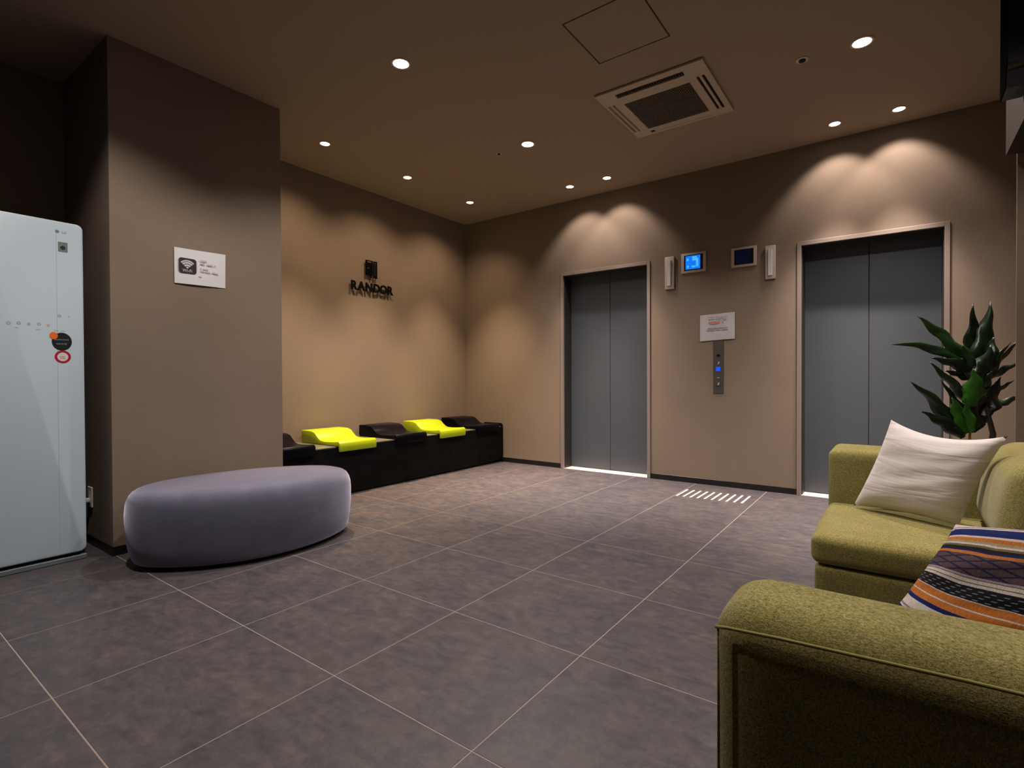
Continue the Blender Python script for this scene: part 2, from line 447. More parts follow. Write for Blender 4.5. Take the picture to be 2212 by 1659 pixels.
# ---------------------------------------------------------------- lifts
def lift(name, x0, x1, zt, label):
    root = empty(name, ((x0 + x1) / 2, YB, 0))
    tag(root, label, kind='structure')
    def L(nm, bm, m, par=root, sm=False):
        o = link(nm, bm, m, par, sm)
        return o
    cx = (x0 + x1) / 2; a, b = x0 - cx, x1 - cx
    t, out = 0.032, 0.012
    # architrave
    for nm, bx in (('door_frame', (a, a + t, -out, 0.02, 0, zt)), ('door_frame', (b - t, b, -out, 0.02, 0, zt)), ('door_frame', (a + t, b - t, -out, 0.02, zt - t, zt))):
        L(nm, B(*bx, 0.0015), M['steel'])
    # reveal
    dep = 0.165
    L('jamb', B(a + .001, a + t + .006, 0.02, dep, 0, zt - .001), M['jamb'])
    L('jamb', B(b - t - .006, b - .001, 0.02, dep, 0, zt - .001), M['jamb'])
    L('lintel', B(a + t, b - t, 0.02, dep, zt - t - .004, zt - .001), M['jamb'])
    # sill with running grooves
    bm = bmesh.new()
    for k in range(5):
        y0 = 0.0 + k * 0.033
        box(bm, a + t, b - t, y0 + .001, y0 + .030, -0.001, 0.002)
    L('sill', bm, M['strip'])
    # two leaves meeting in the middle
    for s in (-1, 1):
        xa, xb = (a + t - .0, -0.0025) if s < 0 else (0.0025, b - t)
        L('door_panel', B(xa, xb, dep, dep + .03, 0.006, zt - t, 0.0015), M['door'])
    L('door_seam', B(-.0024, .0024, dep + .004, dep + .03, 0.006, zt - t), M['gap'])
    return root
lift('door_1', D1[0], D1[1], D1[2], 'left lift with dark grey two-leaf doors near the corner')
lift('door_2', D2[0], D2[1], D2[2], 'right lift with dark grey two-leaf doors behind the plant')

# ---------------------------------------------------------------- ceiling fittings
def downlight(x, y, r, big, label, aim=(0, 0), size=128, power=None, colr=None, beam=None, beam_size=88, blend=.45, beam_aim=(0, 0)):
    root = empty('downlight', (x, y, H))
    tag(root, label, 'ceiling light', 'recessed ceiling downlights')
    link('trim_ring', ring(bmesh.new(), 0, 0, r * 0.9, r * 1.12, 'z', -0.004, -0.0002), M['trim_ring'], root)
    link('lamp_lens', prism(bmesh.new(), circ(0, 0, r * 0.9), 'z', -0.0025, -0.0002), M['lamp'] if big else M['lamp_warm'], root)
    ld = bpy.data.lights.new('bulb', 'SPOT')
    ld.energy = power or BIG_W
    ld.color = colr or BIG_COL
    ld.spot_size = R(size); ld.spot_blend = blend; ld.shadow_soft_size = r * 0.7
    lo = bpy.data.objects.new('bulb', ld); COL.objects.link(lo); lo.parent = root; lo.location = (0, 0, -0.012); lo.rotation_euler = (R(aim[0]), R(aim[1]), 0)
    # the reflector's brighter core beam, straight down
    l2 = bpy.data.lights.new('reflector_beam', 'SPOT')
    l2.energy = beam or BIG_BEAM; l2.color = ld.color
    l2.spot_size = R(beam_size); l2.spot_blend = 1.0; l2.shadow_soft_size = r * 0.7
    o2 = bpy.data.objects.new('reflector_beam', l2); COL.objects.link(o2); o2.parent = root; o2.location = (0, 0, -0.012); o2.rotation_euler = (R(beam_aim[0]), R(beam_aim[1]), 0)
    return root
RB, RS = 0.052, 0.040
for x, y, lab in ((0.274, 1.727, 'large bright downlight nearest above the grey pouf'),
                  (0.269, 3.087, 'large bright downlight in the middle of the ceiling, left of the air conditioner'),
                  (2.535, 3.161, 'large bright downlight right of the air conditioner'),
                  (0.12, 0.25, 'large downlight above the white cabinet, out of frame'),
                  (2.535, 1.80, 'large downlight above the far sofa, out of frame')):
    downlight(x, y, RB, True, lab)
downlight(2.62, 0.62, RB, True, 'dim large downlight added to brighten the near sofa, out of frame', power=24.0, beam=34.0)  # added unseen lamp that lifts the brightness of the near armrest
for x, y, lab in ((-1.042, 2.093, 'small warm downlight nearest the column along the bench wall'),
                  (-1.046, 2.984, 'small warm downlight in the middle of the bench wall row'),
                  (-1.036, 3.875, 'small warm downlight nearest the room corner above the bench'),
                  (0.066, 4.121, 'left small downlight of the pair above the left lift'),
                  (0.464, 4.134, 'right small downlight of the pair above the left lift'),
                  (2.317, 4.193, 'left small downlight of the pair above the right lift'),
                  (2.707, 4.213, 'right small downlight of the pair above the right lift')):
    if x < 0 and y < 4.0: downlight(x, y, RS, False, lab, (0, 12), 122, WASH_W, WASH_COL, WASH_BEAM, 66, .9, (0, 0))
    else: downlight(x, y, RS, False, lab, (24, 0), 92, LIFT_W, LIFT_COL, LIFT_BEAM, 62, .55, (-6, 0))

def sprinkler(x, y, label, r):
    root = empty('sprinkler', (x, y, H))
    tag(root, label, 'sprinkler')
    link('escutcheon', ring(bmesh.new(), 0, 0, r * .55, r, 'z', -0.004, -0.0002), M['trim_ring'], root)
    link('sprinkler_head', prism(bmesh.new(), circ(0, 0, r * .55), 'z', -0.010, -0.0002), M['black'], root)
sprinkler(2.236, 3.145, 'small round ceiling sprinkler with black centre beside the right large downlight', 0.034)
sprinkler(-0.026, 3.085, 'tiny black round ceiling sensor beside the middle large downlight', 0.022)

# access hatch, flush in its opening
hr = empty('access_hatch', ((HX0 + HX1) / 2, (HY0 + HY1) / 2, H))
tag(hr, 'square flush ceiling access hatch with dark gap around it', 'hatch')
w, l = (HX1 - HX0) / 2, (HY1 - HY0) / 2
link('hatch_panel', B(-w + .009, w - .009, -l + .009, l - .009, 0.0, 0.02), M['ceiling'], hr)
link('hatch_backing', B(-w + .0005, w - .0005, -l + .0005, l - .0005, 0.021, 0.04), M['gap'], hr)

# cassette air conditioner
ac = empty('air_conditioner', (1.405, 3.125, H))
tag(ac, 'ivory square ceiling cassette air conditioner with dark intake grille and four slots', 'air conditioner')
bx0, bx1, by0, by1 = -0.357, 0.357, -0.373, 0.373
gx0, gx1, gy0, gy1 = -0.232, 0.218, -0.172, 0.272
bm = bmesh.new()
zt_, zb_ = -0.0005, -0.016
slots = [(-0.235, 0.22, -0.318, -0.266), (0.268, 0.320, -0.205, 0.285), (-0.342, -0.292, -0.205, 0.265), (-0.235, 0.22, 0.312, 0.345)]
# face plate cut into a grid so that slots and intake are real openings
xs = sorted({bx0, bx1, gx0, gx1} | {s[0] for s in slots} | {s[1] for s in slots})
ys = sorted({by0, by1, gy0, gy1} | {s[2] for s in slots} | {s[3] for s in slots})
holes = slots + [(gx0, gx1, gy0, gy1)]
for xa, xb in zip(xs, xs[1:]):
    for ya, yb in zip(ys, ys[1:]):
        mx, my = (xa + xb) / 2, (ya + yb) / 2
        if any(h[0] < mx < h[1] and h[2] < my < h[3] for h in holes): continue
        box(bm, xa, xb, ya, yb, zb_, zt_ - .004)
bmesh.ops.remove_doubles(bm, verts=bm.verts[:], dist=1e-5)
link('face_plate', bm, M['ac'], ac)
link('backing', B(bx0 + .01, bx1 - .01, by0 + .01, by1 - .01, -0.0045, -0.0005), M['black'], ac)
# intake grille: many fine bars
gb = empty('x'); bpy.data.objects.remove(gb)
bm = bmesh.new()
k = gx0 + .006
while k < gx1 - .004:
    box(bm, k, k + .006, gy0, gy1, -0.015, -0.010); k += 0.0115
k = gy0 + .006
while k < gy1 - .004:
    box(bm, gx0, gx1, k, k + .003, -0.0135, -0.0115); k += 0.023
tag(link('intake_grille', bm, M['ac_grille'], ac), 'dark fine intake grille', kind='stuff')
for n_, s in enumerate(slots):
    if n_ == 0:
        bm = bmesh.new(); k = s[0] + .004
        while k < s[1] - .006:
            box(bm, k, k + .003, s[2], s[3], -0.011, -0.005); k += 0.016
        tag(link('louvre', bm, M['ac_grille'], ac), 'dark ribbed louvre', kind='stuff')
    elif n_ == 1:
        link('louvre', B(s[0] + .017, s[1] - .019, s[2], s[3], -0.015, -0.005), M['ac'], ac)
    elif n_ == 2:
        bm = bmesh.new(); k = s[2] + .004
        box(bm, s[0] + .018, s[1] - .018, s[2], s[3], -0.015, -0.008)
        while k < s[3] - .006:
            box(bm, s[0], s[1], k, k + .004, -0.014, -0.006); k += 0.013
        tag(link('louvre', bm, M['ac'], ac), 'ribbed louvre', kind='stuff')
    else:
        link('louvre', B(s[0] + .03, s[1] - .002, s[2] + .002, s[3] - .002, -0.015, -0.005), M['ac'], ac)

# black box hung below the bulkhead at the right edge
hb = empty('black_case', (3.138, 2.63, 2.20))
tag(hb, 'black glossy box mounted high on the bulkhead at the top right edge', 'case')
pts = [(.085, .692), (-.085, .692), (-.085, .14)] + [(-.06 - .03 * math.cos(a_), .10 - .032 * math.sin(a_)) for a_ in [R(-20 + 20 * k) for k in range(6)]] + [(-.05, .0), (.085, .0)]
link('casing', prism(bmesh.new(), pts, 'x', -0.068, -0.0005), M['black_gloss'], hb, True)
link('end_cap', prism(bmesh.new(), pts, 'x', -0.072, -0.0685), M['flat_black'], hb, True)

# ---------------------------------------------------------------- wall fittings by the lifts
def lantern(x0, x1, z0, z1, label):
    root = empty('hall_lantern', ((x0 + x1) / 2, YB, (z0 + z1) / 2))
    tag(root, label, 'indicator lamp', 'hall lanterns by the lifts')
    w, h = (x1 - x0) / 2, (z1 - z0) / 2
    link('housing', B(-w, w, -0.022, -0.0005, -h, h, 0.004, 2), M['bezel'], root, True)
    bm = bmesh.new()
    prism(bm, [(-w * .42, -.0225), (-w * .34, -.036), (w * .34, -.036), (w * .42, -.0225)], 'z', -h * .80, h * .76)
    link('lens', bm, M['lens'], root)
lantern(0.908, 0.998, 1.827, 2.134, 'narrow vertical white hall lantern beside the left lift')
lantern(1.788, 1.868, 1.824, 2.108, 'narrow vertical white hall lantern beside the right lift')

def display(x0, x1, z0, z1, m, label, on):
    root = empty('floor_indicator', ((x0 + x1) / 2, YB, (z0 + z1) / 2))
    tag(root, label, 'display', 'lift floor indicators')
    w, h = (x1 - x0) / 2, (z1 - z0) / 2
    link('bezel', B(-w, w, -0.012, -0.0005, -h, h, 0.003, 2), M['bezel'], root, True)
    link('surround', B(-w * .74, w * .76, -0.0135, -0.0122, -h * .76, h * .76), M['black'], root)
    sc = link('screen', B(-w * .62, w * .56, -0.0148, -0.0137, -h * .66, h * .68), m, root)
    if on:
        # pale blocks of the readout, too blurred in the photo to read
        for (a, b, c_, d) in ((-.52, -.36, .2, .45), (-.08, .30, .18, .6), (.22, .42, -.45, .4), (-.50, -.36, -.52, -.25), (-.12, .18, -.5, -.32)):
            link('readout_mark', B(w * a, w * b, -0.0154, -0.0149, h * c_, h * d, 0.0), M['screen_mark'], sc)
M['screen_mark'] = mat('pale_readout', (0.1, 0.3, 0.6), 0.4, emit=(0.04, 0.30, 0.80), estr=1.0)
display(1.062, 1.290, 1.960, 2.145, M['screen_on'], 'lift floor indicator with a lit bright blue screen', True)
display(1.509, 1.719, 1.957, 2.130, M['screen_off'], 'lift floor indicator with a dark unlit screen', False)

cp = empty('call_panel', (1.398, YB, 1.09))
tag(cp, 'tall narrow steel lift call plate with a blue lit button under the white notice', 'call panel')
link('faceplate', B(-.045, .045, -0.006, -0.0005, -.25, .30, 0.0015), M['steel_dark'], cp)
link('camera_eye', prism(bmesh.new(), circ(0, .092, .016, .012, 16), 'y', -.0085, -.0062), M['black'], cp)
def button(z, m, sm):
    o = link('call_button', B(-.019, .019, -.011, -.0062, z - .019, z + .019, .002), m, cp)
    return o
button(-.03, M['button_blue'], 1)
button(-.165, M['steel_dark'], 1)
def bar_mark(x, z, w, h, rot=0.0):
    o = link('button_mark', B(-w / 2, w / 2, -.0005, .0005, -h / 2, h / 2), M['ink_white'], cp)
    o.location = (x, -.0115 if z < -.1 else -.0068, z); o.rotation_euler = (0, rot, 0)
bar_mark(0.0, .024, .006, .022, .3); bar_mark(0.006, .030, .006, .016, -.2)
bar_mark(0.0, -.165, .006, .022, .3); bar_mark(0.006, -.160, .006, .016, -.2)
bar_mark(0.0, -.108, .020, .004)

nt = empty('notice', (1.3885, YB, 1.4435))
tag(nt, 'small white laminated notice with a red line above the lift call plate', 'notice')
bm = bmesh.new()
nx, nz = 14, 8
grid = []
for a in range(nx + 1):
    col = []
    for b_ in range(nz + 1):
        u, v_ = a / nx, b_ / nz
        x = -.151 + .302 * u; z = -.12 + .238 * v_ + .012 * (u - .5)
        y = -0.010 - 0.006 * math.sin(u * 3.1) * math.sin(v_ * 5) - .002 * math.cos(9 * u)
        col.append(bm.verts.new((x, y, z)))
    grid.append(col)
for a in range(nx):
    for b_ in range(nz):
        bm.faces.new((grid[a][b_], grid[a + 1][b_], grid[a + 1][b_ + 1], grid[a][b_ + 1]))
ret = bmesh.ops.extrude_face_region(bm, geom=bm.faces[:])
for v in [e for e in ret['geom'] if isinstance(e, bmesh.types.BMVert)]: v.co.y += 0.0012
link('sheet', bm, M['laminate'], nt, True)
random.seed(4)
def textrow(parent, x0, x1, z, h, m, y=-.0182, name='text_line'):
    bm = bmesh.new(); x = x0
    while x < x1:
        w = random.uniform(.4, .9) * h
        if x + w > x1: break
        if random.random() > .12:
            box(bm, x, x + w, y - .0003, y, z - h / 2 * random.uniform(.6, 1), z + h / 2 * random.uniform(.6, 1))
        x += w + h * .22
    return tag(link(name, bm, m, parent), kind='stuff')
textrow(nt, -.09, .09, .085, .010, M['ink_mid'])
textrow(nt, -.085, .085, .062, .011, M['ink_mid'])
textrow(nt, -.072, .076, .035, .020, M['ink_red'])
textrow(nt, -.06, .07, .010, .008, M['ink_grey'])
textrow(nt, -.09, .095, -.014, .012, M['ink_mid'])
textrow(nt, -.09, .095, -.032, .012, M['ink_mid'])
textrow(nt, -.012, .014, -.075, .010, M['ink_grey'])

# tactile strip on the floor
tr = empty('tactile_strip', (1.47, 4.015, 0.0))
tag(tr, 'row of ten short pale raised bars on the floor between the lifts', 'tactile strip')
bar_me = None
for k in range(10):
    bm = B(-.0085, .0085, -.145, .145, 0.0002, 0.005, 0.002)
    o = link('bar', bm, M['strip'], tr) if bar_me is None else link_me('bar', bar_me, M['strip'], tr)
    if bar_me is None: bar_me = o.data
    else: pass
    o.location = (-.243 + k * .0555 - .0, (-.015 + k * .004), 0)
    if k and o.data is not bar_me: o.data = bar_me

# ---------------------------------------------------------------- column sign
sg = empty('wifi_sign', (CX, 1.046, 1.682))
tag(sg, 'white paper sign with black wireless symbol taped to the column', 'sign')
bm = bmesh.new(); grid = []
for a in range(13):
    col = []
    for b_ in range(7):
        u, v_ = a / 12, b_ / 6
        col.append(bm.verts.new((.006 + .004 * math.sin(u * 4) * math.cos(v_ * 3), -.149 + .299 * u, -.108 + .217 * v_ + .006 * (u - .5))))
    grid.append(col)
for a in range(12):
    for b_ in range(6):
        bm.faces.new((grid[a][b_], grid[a + 1][b_], grid[a + 1][b_ + 1], grid[a][b_ + 1]))
ret = bmesh.ops.extrude_face_region(bm, geom=bm.faces[:])
for v in [e for e in ret['geom'] if isinstance(e, bmesh.types.BMVert)]: v.co.x -= 0.0015
link('sheet', bm, M['paper'], sg, True)
X0 = 0.0115
def rrect(cx, cy, w, h, r, n=5):
    out = []
    for sx, sy, a0 in ((1, 1, 0), (-1, 1, 90), (-1, -1, 180), (1, -1, 270)):
        for k in range(n + 1):
            a = R(a0 + 90 * k / n)
            out.append((cx + sx * (w / 2 - r) + r * math.cos(a), cy + sy * (h / 2 - r) + r * math.sin(a)))
    return out
bd = link('black_badge', prism(bmesh.new(), rrect(-.077, .002, .100, .092, .016), 'x', X0 - .001, X0), M['ink'], sg)
cy_, cz_ = -.079, -.016
for (r0, r1) in ((0, .012), (.016, .027), (.031, .041), (.0445, .0525)):
    bm = bmesh.new(); n = 8
    A = [R(90 - 47 + 94 * k / n) for k in range(n + 1)]
    pts = [(cy_ + r1 * math.cos(a), cz_ + r1 * math.sin(a)) for a in A]
    pts += [(cy_ + r0 * math.cos(a), cz_ + r0 * math.sin(a)) for a in A[::-1]] if r0 else [(cy_, cz_)]
    prism(bm, pts, 'x', X0 + .0001, X0 + .0006)
    link('wireless_arc', bm, M['ink_white'], bd)

_fc = {}
def text_mesh(s, size, depth, bevel=0.0):
    cu_ = bpy.data.curves.new('glyph', 'FONT'); cu_.body = s; cu_.size = size; cu_.extrude = depth
    cu_.align_x = 'CENTER'; cu_.resolution_u = 4; cu_.offset = bevel
    to = bpy.data.objects.new('glyph', cu_); COL.objects.link(to)
    dg = bpy.context.evaluated_depsgraph_get(); dg.update()
    me = bpy.data.meshes.new_from_object(to.evaluated_get(dg))
    bpy.data.objects.remove(to); me.materials.clear()
    return me
def text_on_x(name, s, size, depth, loc, m, parent, off=0.0):
    """text read from +X: its width runs along +Y"""
    me = text_mesh(s, size, depth, off)
    me.transform(Matrix(((0, 0, 1, 0), (1, 0, 0, 0), (0, 1, 0, 0), (0, 0, 0, 1))))
    me.transform(Matrix.Translation(Vector(loc)))
    return link_me(name, me, m, parent)
text_on_x('badge_text', 'Wi-Fi', .024, .0003, (X0 + .0004, -.079, -.036), M['ink_white'], bd)
def textrow_x(parent, y0, y1, z, h, m, x, name='text_line'):
    bm = bmesh.new(); y = y0
    while y < y1:
        w = random.uniform(.4, .9) * h
        if y + w > y1: break
        if random.random() > .15:
            box(bm, x - .0003, x, y, y + w, z - h / 2 * random.uniform(.5, 1), z + h / 2 * random.uniform(.5, 1))
        y += w + h * .25
    return tag(link(name, bm, m, parent), kind='stuff')
textrow_x(sg, -.005, .035, .047, .010, M['ink_grey'], X0)
textrow_x(sg, -.005, .075, .027, .013, M['ink_grey'], X0)
textrow_x(sg, .080, .100, .027, .009, M['ink_grey'], X0)
textrow_x(sg, -.005, .045, -.003, .010, M['ink_grey'], X0)
textrow_x(sg, -.005, .105, -.020, .013, M['ink_grey'], X0)
textrow_x(sg, -.015, .010, -.055, .009, M['ink_grey'], X0)

# ---------------------------------------------------------------- wall logo
lg = empty('wall_logo', (XL, 3.008, 2.0))
tag(lg, 'black raised logo letters and square emblem on the wall above the bench', 'sign')
letters = 'RANDOR'
ly = [-.215, -.125, -.030, .066, .156, .240]
for ch, y in zip(letters, ly):
    text_on_x('letter', ch, .118, .005, (.026, y, -.128), M['logo_black'], lg, 0.0042)
# emblem of vertical and horizontal bars
em = bmesh.new()
ey0, ey1, ez0, ez1 = -.068, .072, .012, .185
def eb(a, b, c_, d): box(em, .020, .031, a, b, c_, d)
eb(ey0, ey0 + .012, ez0 + .02, ez1); eb(ey1 - .016, ey1, ez0, ez1); eb(.030, .042, ez0, ez1)
eb(-.010, .004, ez0, ez1 - .03); eb(.006, .018, ez0 + .03, ez1)
for z in (.185, .165, .135, .118, .095, .075, .050): eb(ey0, .018, z - .010, z)
for z in (.185, .030): eb(.042, ey1, z - .008, z)
eb(-.046, -.034, ez0 + .035, .10); eb(-.028, -.018, ez0 + .02, .08)
link('emblem', em, M['logo_black'], lg)
for (y, z) in ((-.05, .17), (.05, .17), (-.02, .04), (.06, .04)):
    link('standoff', prism(bmesh.new(), circ(y, z, .004, n=8), 'x', 0.0003, .021), M['ink'], lg)

# ---------------------------------------------------------------- bench and seat shells
bn_ = empty('bench', (XL, 3.03, 0))
tag(bn_, 'long low black bench along the left wall under the logo', 'bench')
by0_, by1_ = 1.59 - 3.03, 4.468 - 3.03
d = -1.063 - XL
link('body', B(0.001, d - .012, by0_, by1_, 0.035, 0.405), M['bench_black'], bn_)
link('plinth', B(0.001, d - .05, by0_, by1_, 0.0, 0.035), M['skirting'], bn_)
link('front_panel', B(d - .0118, d, by0_, by1_, 0.032, 0.412, .002), M['bench_black'], bn_)
link('bench_top', B(0.001, d - .012, by0_, by1_ - .012, 0.4055, 0.418, .001), M['bench_top'], bn_)
pts = [(0.30, 0), (d + .006, 0)] + [(d + .006 - .035 + .035 * math.cos(R(a)), .455 - .035 + .035 * math.sin(R(a))) for a in (0, 22, 45, 67, 90)] + [(0.30, .455)]
link('end_panel', prism(bmesh.new(), [(x, z) for x, z in pts], 'y', by1_, by1_ + .010), M['bench_black'], bn_)

def seat_profile():
    # closed outline (x from the wall, z) of the wave-shaped shell
    top = []
    for k in range(15):
        t = k / 14
        x = 0.055 + t * (d + .012 - .055)
        z = .530 - .080 / (1 + math.exp(-(t - .42) * 24)) + .012 * max(0, t - .6) ** 2 * 6
        top.append((x, z))
    lip = [(d + .024, .452), (d + .031, .440), (d + .032, .388), (d + .027, .376), (d + .014, .376)]
    under = [(d + .010, .4195), (d * .45, .4195), (0.055, .4195), (.045, .43), (.045, .525)]
    return top + lip + under
SP = seat_profile()
def seat(yc, m, label, w=.385, y0=None):
    bm = bmesh.new()
    a, b = (-w / 2, w / 2)
    if y0 is not None: a = y0 - yc
    prism(bm, SP, 'y', a, b)
    bmesh.ops.recalc_face_normals(bm, faces=bm.faces[:])
    caps = [f for f in bm.faces if len(f.verts) > 4]
    es = set()
    for f in caps:
        for e in f.edges: es.add(e)
    bmesh.ops.bevel(bm, geom=list(es), offset=.007, segments=2, profile=.5, affect='EDGES')
    o = link('seat', bm, m, bn_, True)
    o.location = (0, yc - 3.03, 0)
    tag(o, label)
seat(1.79, M['seat_black'], 'black moulded seat on the bench, half hidden by the column', y0=1.598)
seat(2.395, M['lime'], 'lime green moulded seat on the bench nearest the column')
seat(3.018, M['seat_black'], 'black moulded seat on the bench between the two lime green ones')
seat(3.592, M['lime'], 'lime green moulded seat on the bench nearest the corner')
seat(4.183, M['seat_black'], 'black moulded seat at the far end of the bench by the lift wall')

# ---------------------------------------------------------------- pouf
def catmull(P, n):
    out = []
    L = len(P)
    for i in range(L):
        p0, p1, p2, p3 = [Vector((*P[(i + k) % L], 0)) for k in (-1, 0, 1, 2)]
        for k in range(n):
            t = k / n
            out.append(0.5 * ((2 * p1) + (-p0 + p2) * t + (2 * p0 - 5 * p1 + 4 * p2 - p3) * t * t + (-p0 + 3 * p1 - 3 * p2 + p3) * t ** 3))
    return out
PO = [(-.60, .56), (-.40, .545), (-.20, .70), (-.055, .93), (-.005, 1.20), (-.045, 1.46), (-.16, 1.665), (-.31, 1.715), (-.46, 1.66), (-.60, 1.50), (-.72, 1.24), (-.765, .95), (-.73, .70)]
PO = [(x, y) for x, y in PO]
outl = catmull(PO, 6)
pc = sum(outl, Vector()) / len(outl)
prof = [(0.90, 0.020), (0.945, 0.028), (0.968, 0.06), (0.985, 0.12), (0.998, 0.20), (1.0, 0.27), (0.993, 0.325), (0.978, 0.357), (0.953, 0.381), (0.915, 0.397), (0.865, 0.406), (0.77, 0.412), (0.62, 0.416), (0.42, 0.418), (0.2, 0.419)]
bm = bmesh.new(); rows = []
for s, z in prof:
    rows.append([bm.verts.new(((p.x - pc.x) * s, (p.y - pc.y) * s, z)) for p in outl])
n = len(outl)
for a, b in zip(rows, rows[1:]):
    for k in range(n): bm.faces.new((a[k], a[(k + 1) % n], b[(k + 1) % n], b[k]))
bm.faces.new(rows[0][::-1])
top = bm.verts.new((0, 0, .4195))
for k in range(n): bm.faces.new((rows[-1][k], rows[-1][(k + 1) % n], top))
pf = empty('pouf', (pc.x, pc.y, 0))
tag(pf, 'large lilac grey velvet pebble-shaped pouf in front of the column', 'pouf')
link('upholstery', bm, M['velvet'], pf, 'all')
bm = bmesh.new()
seam = [p for p in outl[28:56]]
tube(bm, [((p.x - pc.x) * .958, (p.y - pc.y) * .958, .357) for p in seam], .0025, 6)
link('plinth', prism(bmesh.new(), [((p.x - pc.x) * .87, (p.y - pc.y) * .87) for p in outl], 'z', .0003, .0198), M['black'], pf)  # black inset base added to draw the dark shadow ring under the pouf
link('top_seam', bm, M['velvet'], pf, 'all')

# ---------------------------------------------------------------- white garment-care cabinet
cw0, cw1 = 0.030, 0.478
cab = empty('garment_care_cabinet', (-1.20, (cw0 + cw1) / 2, 0))
tag(cab, 'tall white glass-fronted garment care cabinet at the left edge', 'cabinet')
hw = (cw1 - cw0) / 2
link('body', B(-.30, .262, -hw + .004, hw - .004, 0.03, 1.815, .012, 3), M['cab_side'], cab, True)
# door: rounded top corners, rounded vertical edges
def door_bm():
    bm = bmesh.new()
    o = rrect(0, (1.832 + .045) / 2, 2 * hw, 1.832 - .045, .030, 6)
    ys = [(.264, 1.0), (.290, 1.0), (.297, .994), (.301, .982), (.3025, .965)]
    rows = []
    for x, s in ys:
        sh = (1 - s) * hw
        rows.append([bm.verts.new((x, y - math.copysign(min(abs(y), sh), y) if abs(y) > 1e-6 else y, z - (sh if z > 1 else -sh))) for y, z in o])
    n = len(o)
    for a, b in zip(rows, rows[1:]):
        for k in range(n): bm.faces.new((a[k], a[(k + 1) % n], b[(k + 1) % n], b[k]))
    bm.faces.new(rows[0][::-1]); bm.faces.new(rows[-1])
    return bm
dr = link('door', door_bm(), M['cab'], cab, True)
link('base', B(-.28, .296, -hw + .006, hw + .002, 0.0, 0.028, .004), M['cab_base'], cab)
FX = .3027
yc0 = (cw0 + cw1) / 2
def on_front(name, bm, m): return link(name, bm, m, dr)
link('door_joint', B(FX - .0004, FX + .0003, .362 - yc0, .3632 - yc0, .09, 1.79), M['ink_grey'], dr)
link('emblem', prism(bmesh.new(), circ(.367 - yc0, 1.775, .0085, n=16), 'x', FX, FX + .0006), M['ink_mid'], dr)
text_on_x('maker_name', 'LG', .017, .0003, (FX + .0004, .396 - yc0, 1.769), M['ink_mid'], dr)
st = link('label_sticker', B(FX, FX + .0005, .370 - yc0, .410 - yc0, 1.670, 1.722), M['sticker_grey'], dr)
link('label_mark', prism(bmesh.new(), circ(.390 - yc0, 1.692, .011, n=12), 'x', FX + .0006, FX + .0009), M['ink'], st)
for y, z, s in ((.173, 1.272, .010), (.211, 1.276, .010), (.249, 1.274, .008), (.289, 1.276, .009), (.326, 1.272, .008), (.372, 1.327, .009), (.412, 1.326, .005)):
    bm = bmesh.new(); ring(bm, y - yc0, z, s * .35, s * .9, 'x', FX, FX + .0004, 10)
    link('touch_icon', bm, M['ink_grey'], dr)
textrow_x(dr, .350 - yc0, .395 - yc0, 1.247, .007, M['ink_grey'], FX + .0004)
textrow_x(dr, .195 - yc0, .215 - yc0, 1.252, .006, M['ink_grey'], FX + .0004)
textrow_x(dr, .276 - yc0, .300 - yc0, 1.247, .006, M['ink_grey'], FX + .0004)
sb_ = link('round_sticker', prism(bmesh.new(), circ(.381 - yc0, 1.190, .042, .048), 'x', FX, FX + .0006), M['sticker_black'], dr)
textrow_x(sb_, .352 - yc0, .410 - yc0, 1.200, .009, M['sticker_grey'], FX + .0009)
textrow_x(sb_, .358 - yc0, .404 - yc0, 1.178, .009, M['sticker_grey'], FX + .0009)
link('dot_sticker', prism(bmesh.new(), circ(.347 - yc0, 1.220, .017, .019), 'x', FX + .0008, FX + .0012), M['sticker_orange'], dr)
rs = link('ring_sticker', ring(bmesh.new(), .384 - yc0, 1.109, .023, .034, 'x', FX, FX + .0006), M['sticker_red'], dr)
link('ring_sticker_face', prism(bmesh.new(), circ(.384 - yc0, 1.109, .0235), 'x', FX, FX + .0005), M['paper'], rs)
textrow_x(rs, .371 - yc0, .398 - yc0, 1.110, .006, M['ink_red'], FX + .0008)
textrow_x(rs, .373 - yc0, .396 - yc0, 1.101, .006, M['ink_red'], FX + .0008)

# power outlet on the side of the column, with plug
ot = empty('power_outlet', (-1.19, CY0, 0.285))
tag(ot, 'white wall socket low on the column side beside the cabinet', 'outlet')
link('cover_plate', B(-.036, .036, -.008, -.0005, -.060, .060, .002), M['white_plastic'], ot)
link('socket_insert', B(-.013, .013, -.0095, -.0081, -.035, .035, .0005), M['paper'], ot)
pg = empty('power_cord', (-1.19 - cab.location.x, CY0 - .0098 - cab.location.y, 0.268))
pg.parent = cab
link('plug', B(-.014, .014, -.030, 0, -.012, .012, .004, 2), M['white_plastic'], pg, True)
bm = bmesh.new()
tube(bm, [(0, -.030, 0), (0, -.042, -.004), (-.02, -.050, -.03), (-.06, -.048, -.12), (-.12, -.046, -.22), (-.20, -.048, -.262), (-.28, -.05, -.2635)], .0035, 8)
link('cable', bm, M['white_plastic'], pg, 'all')

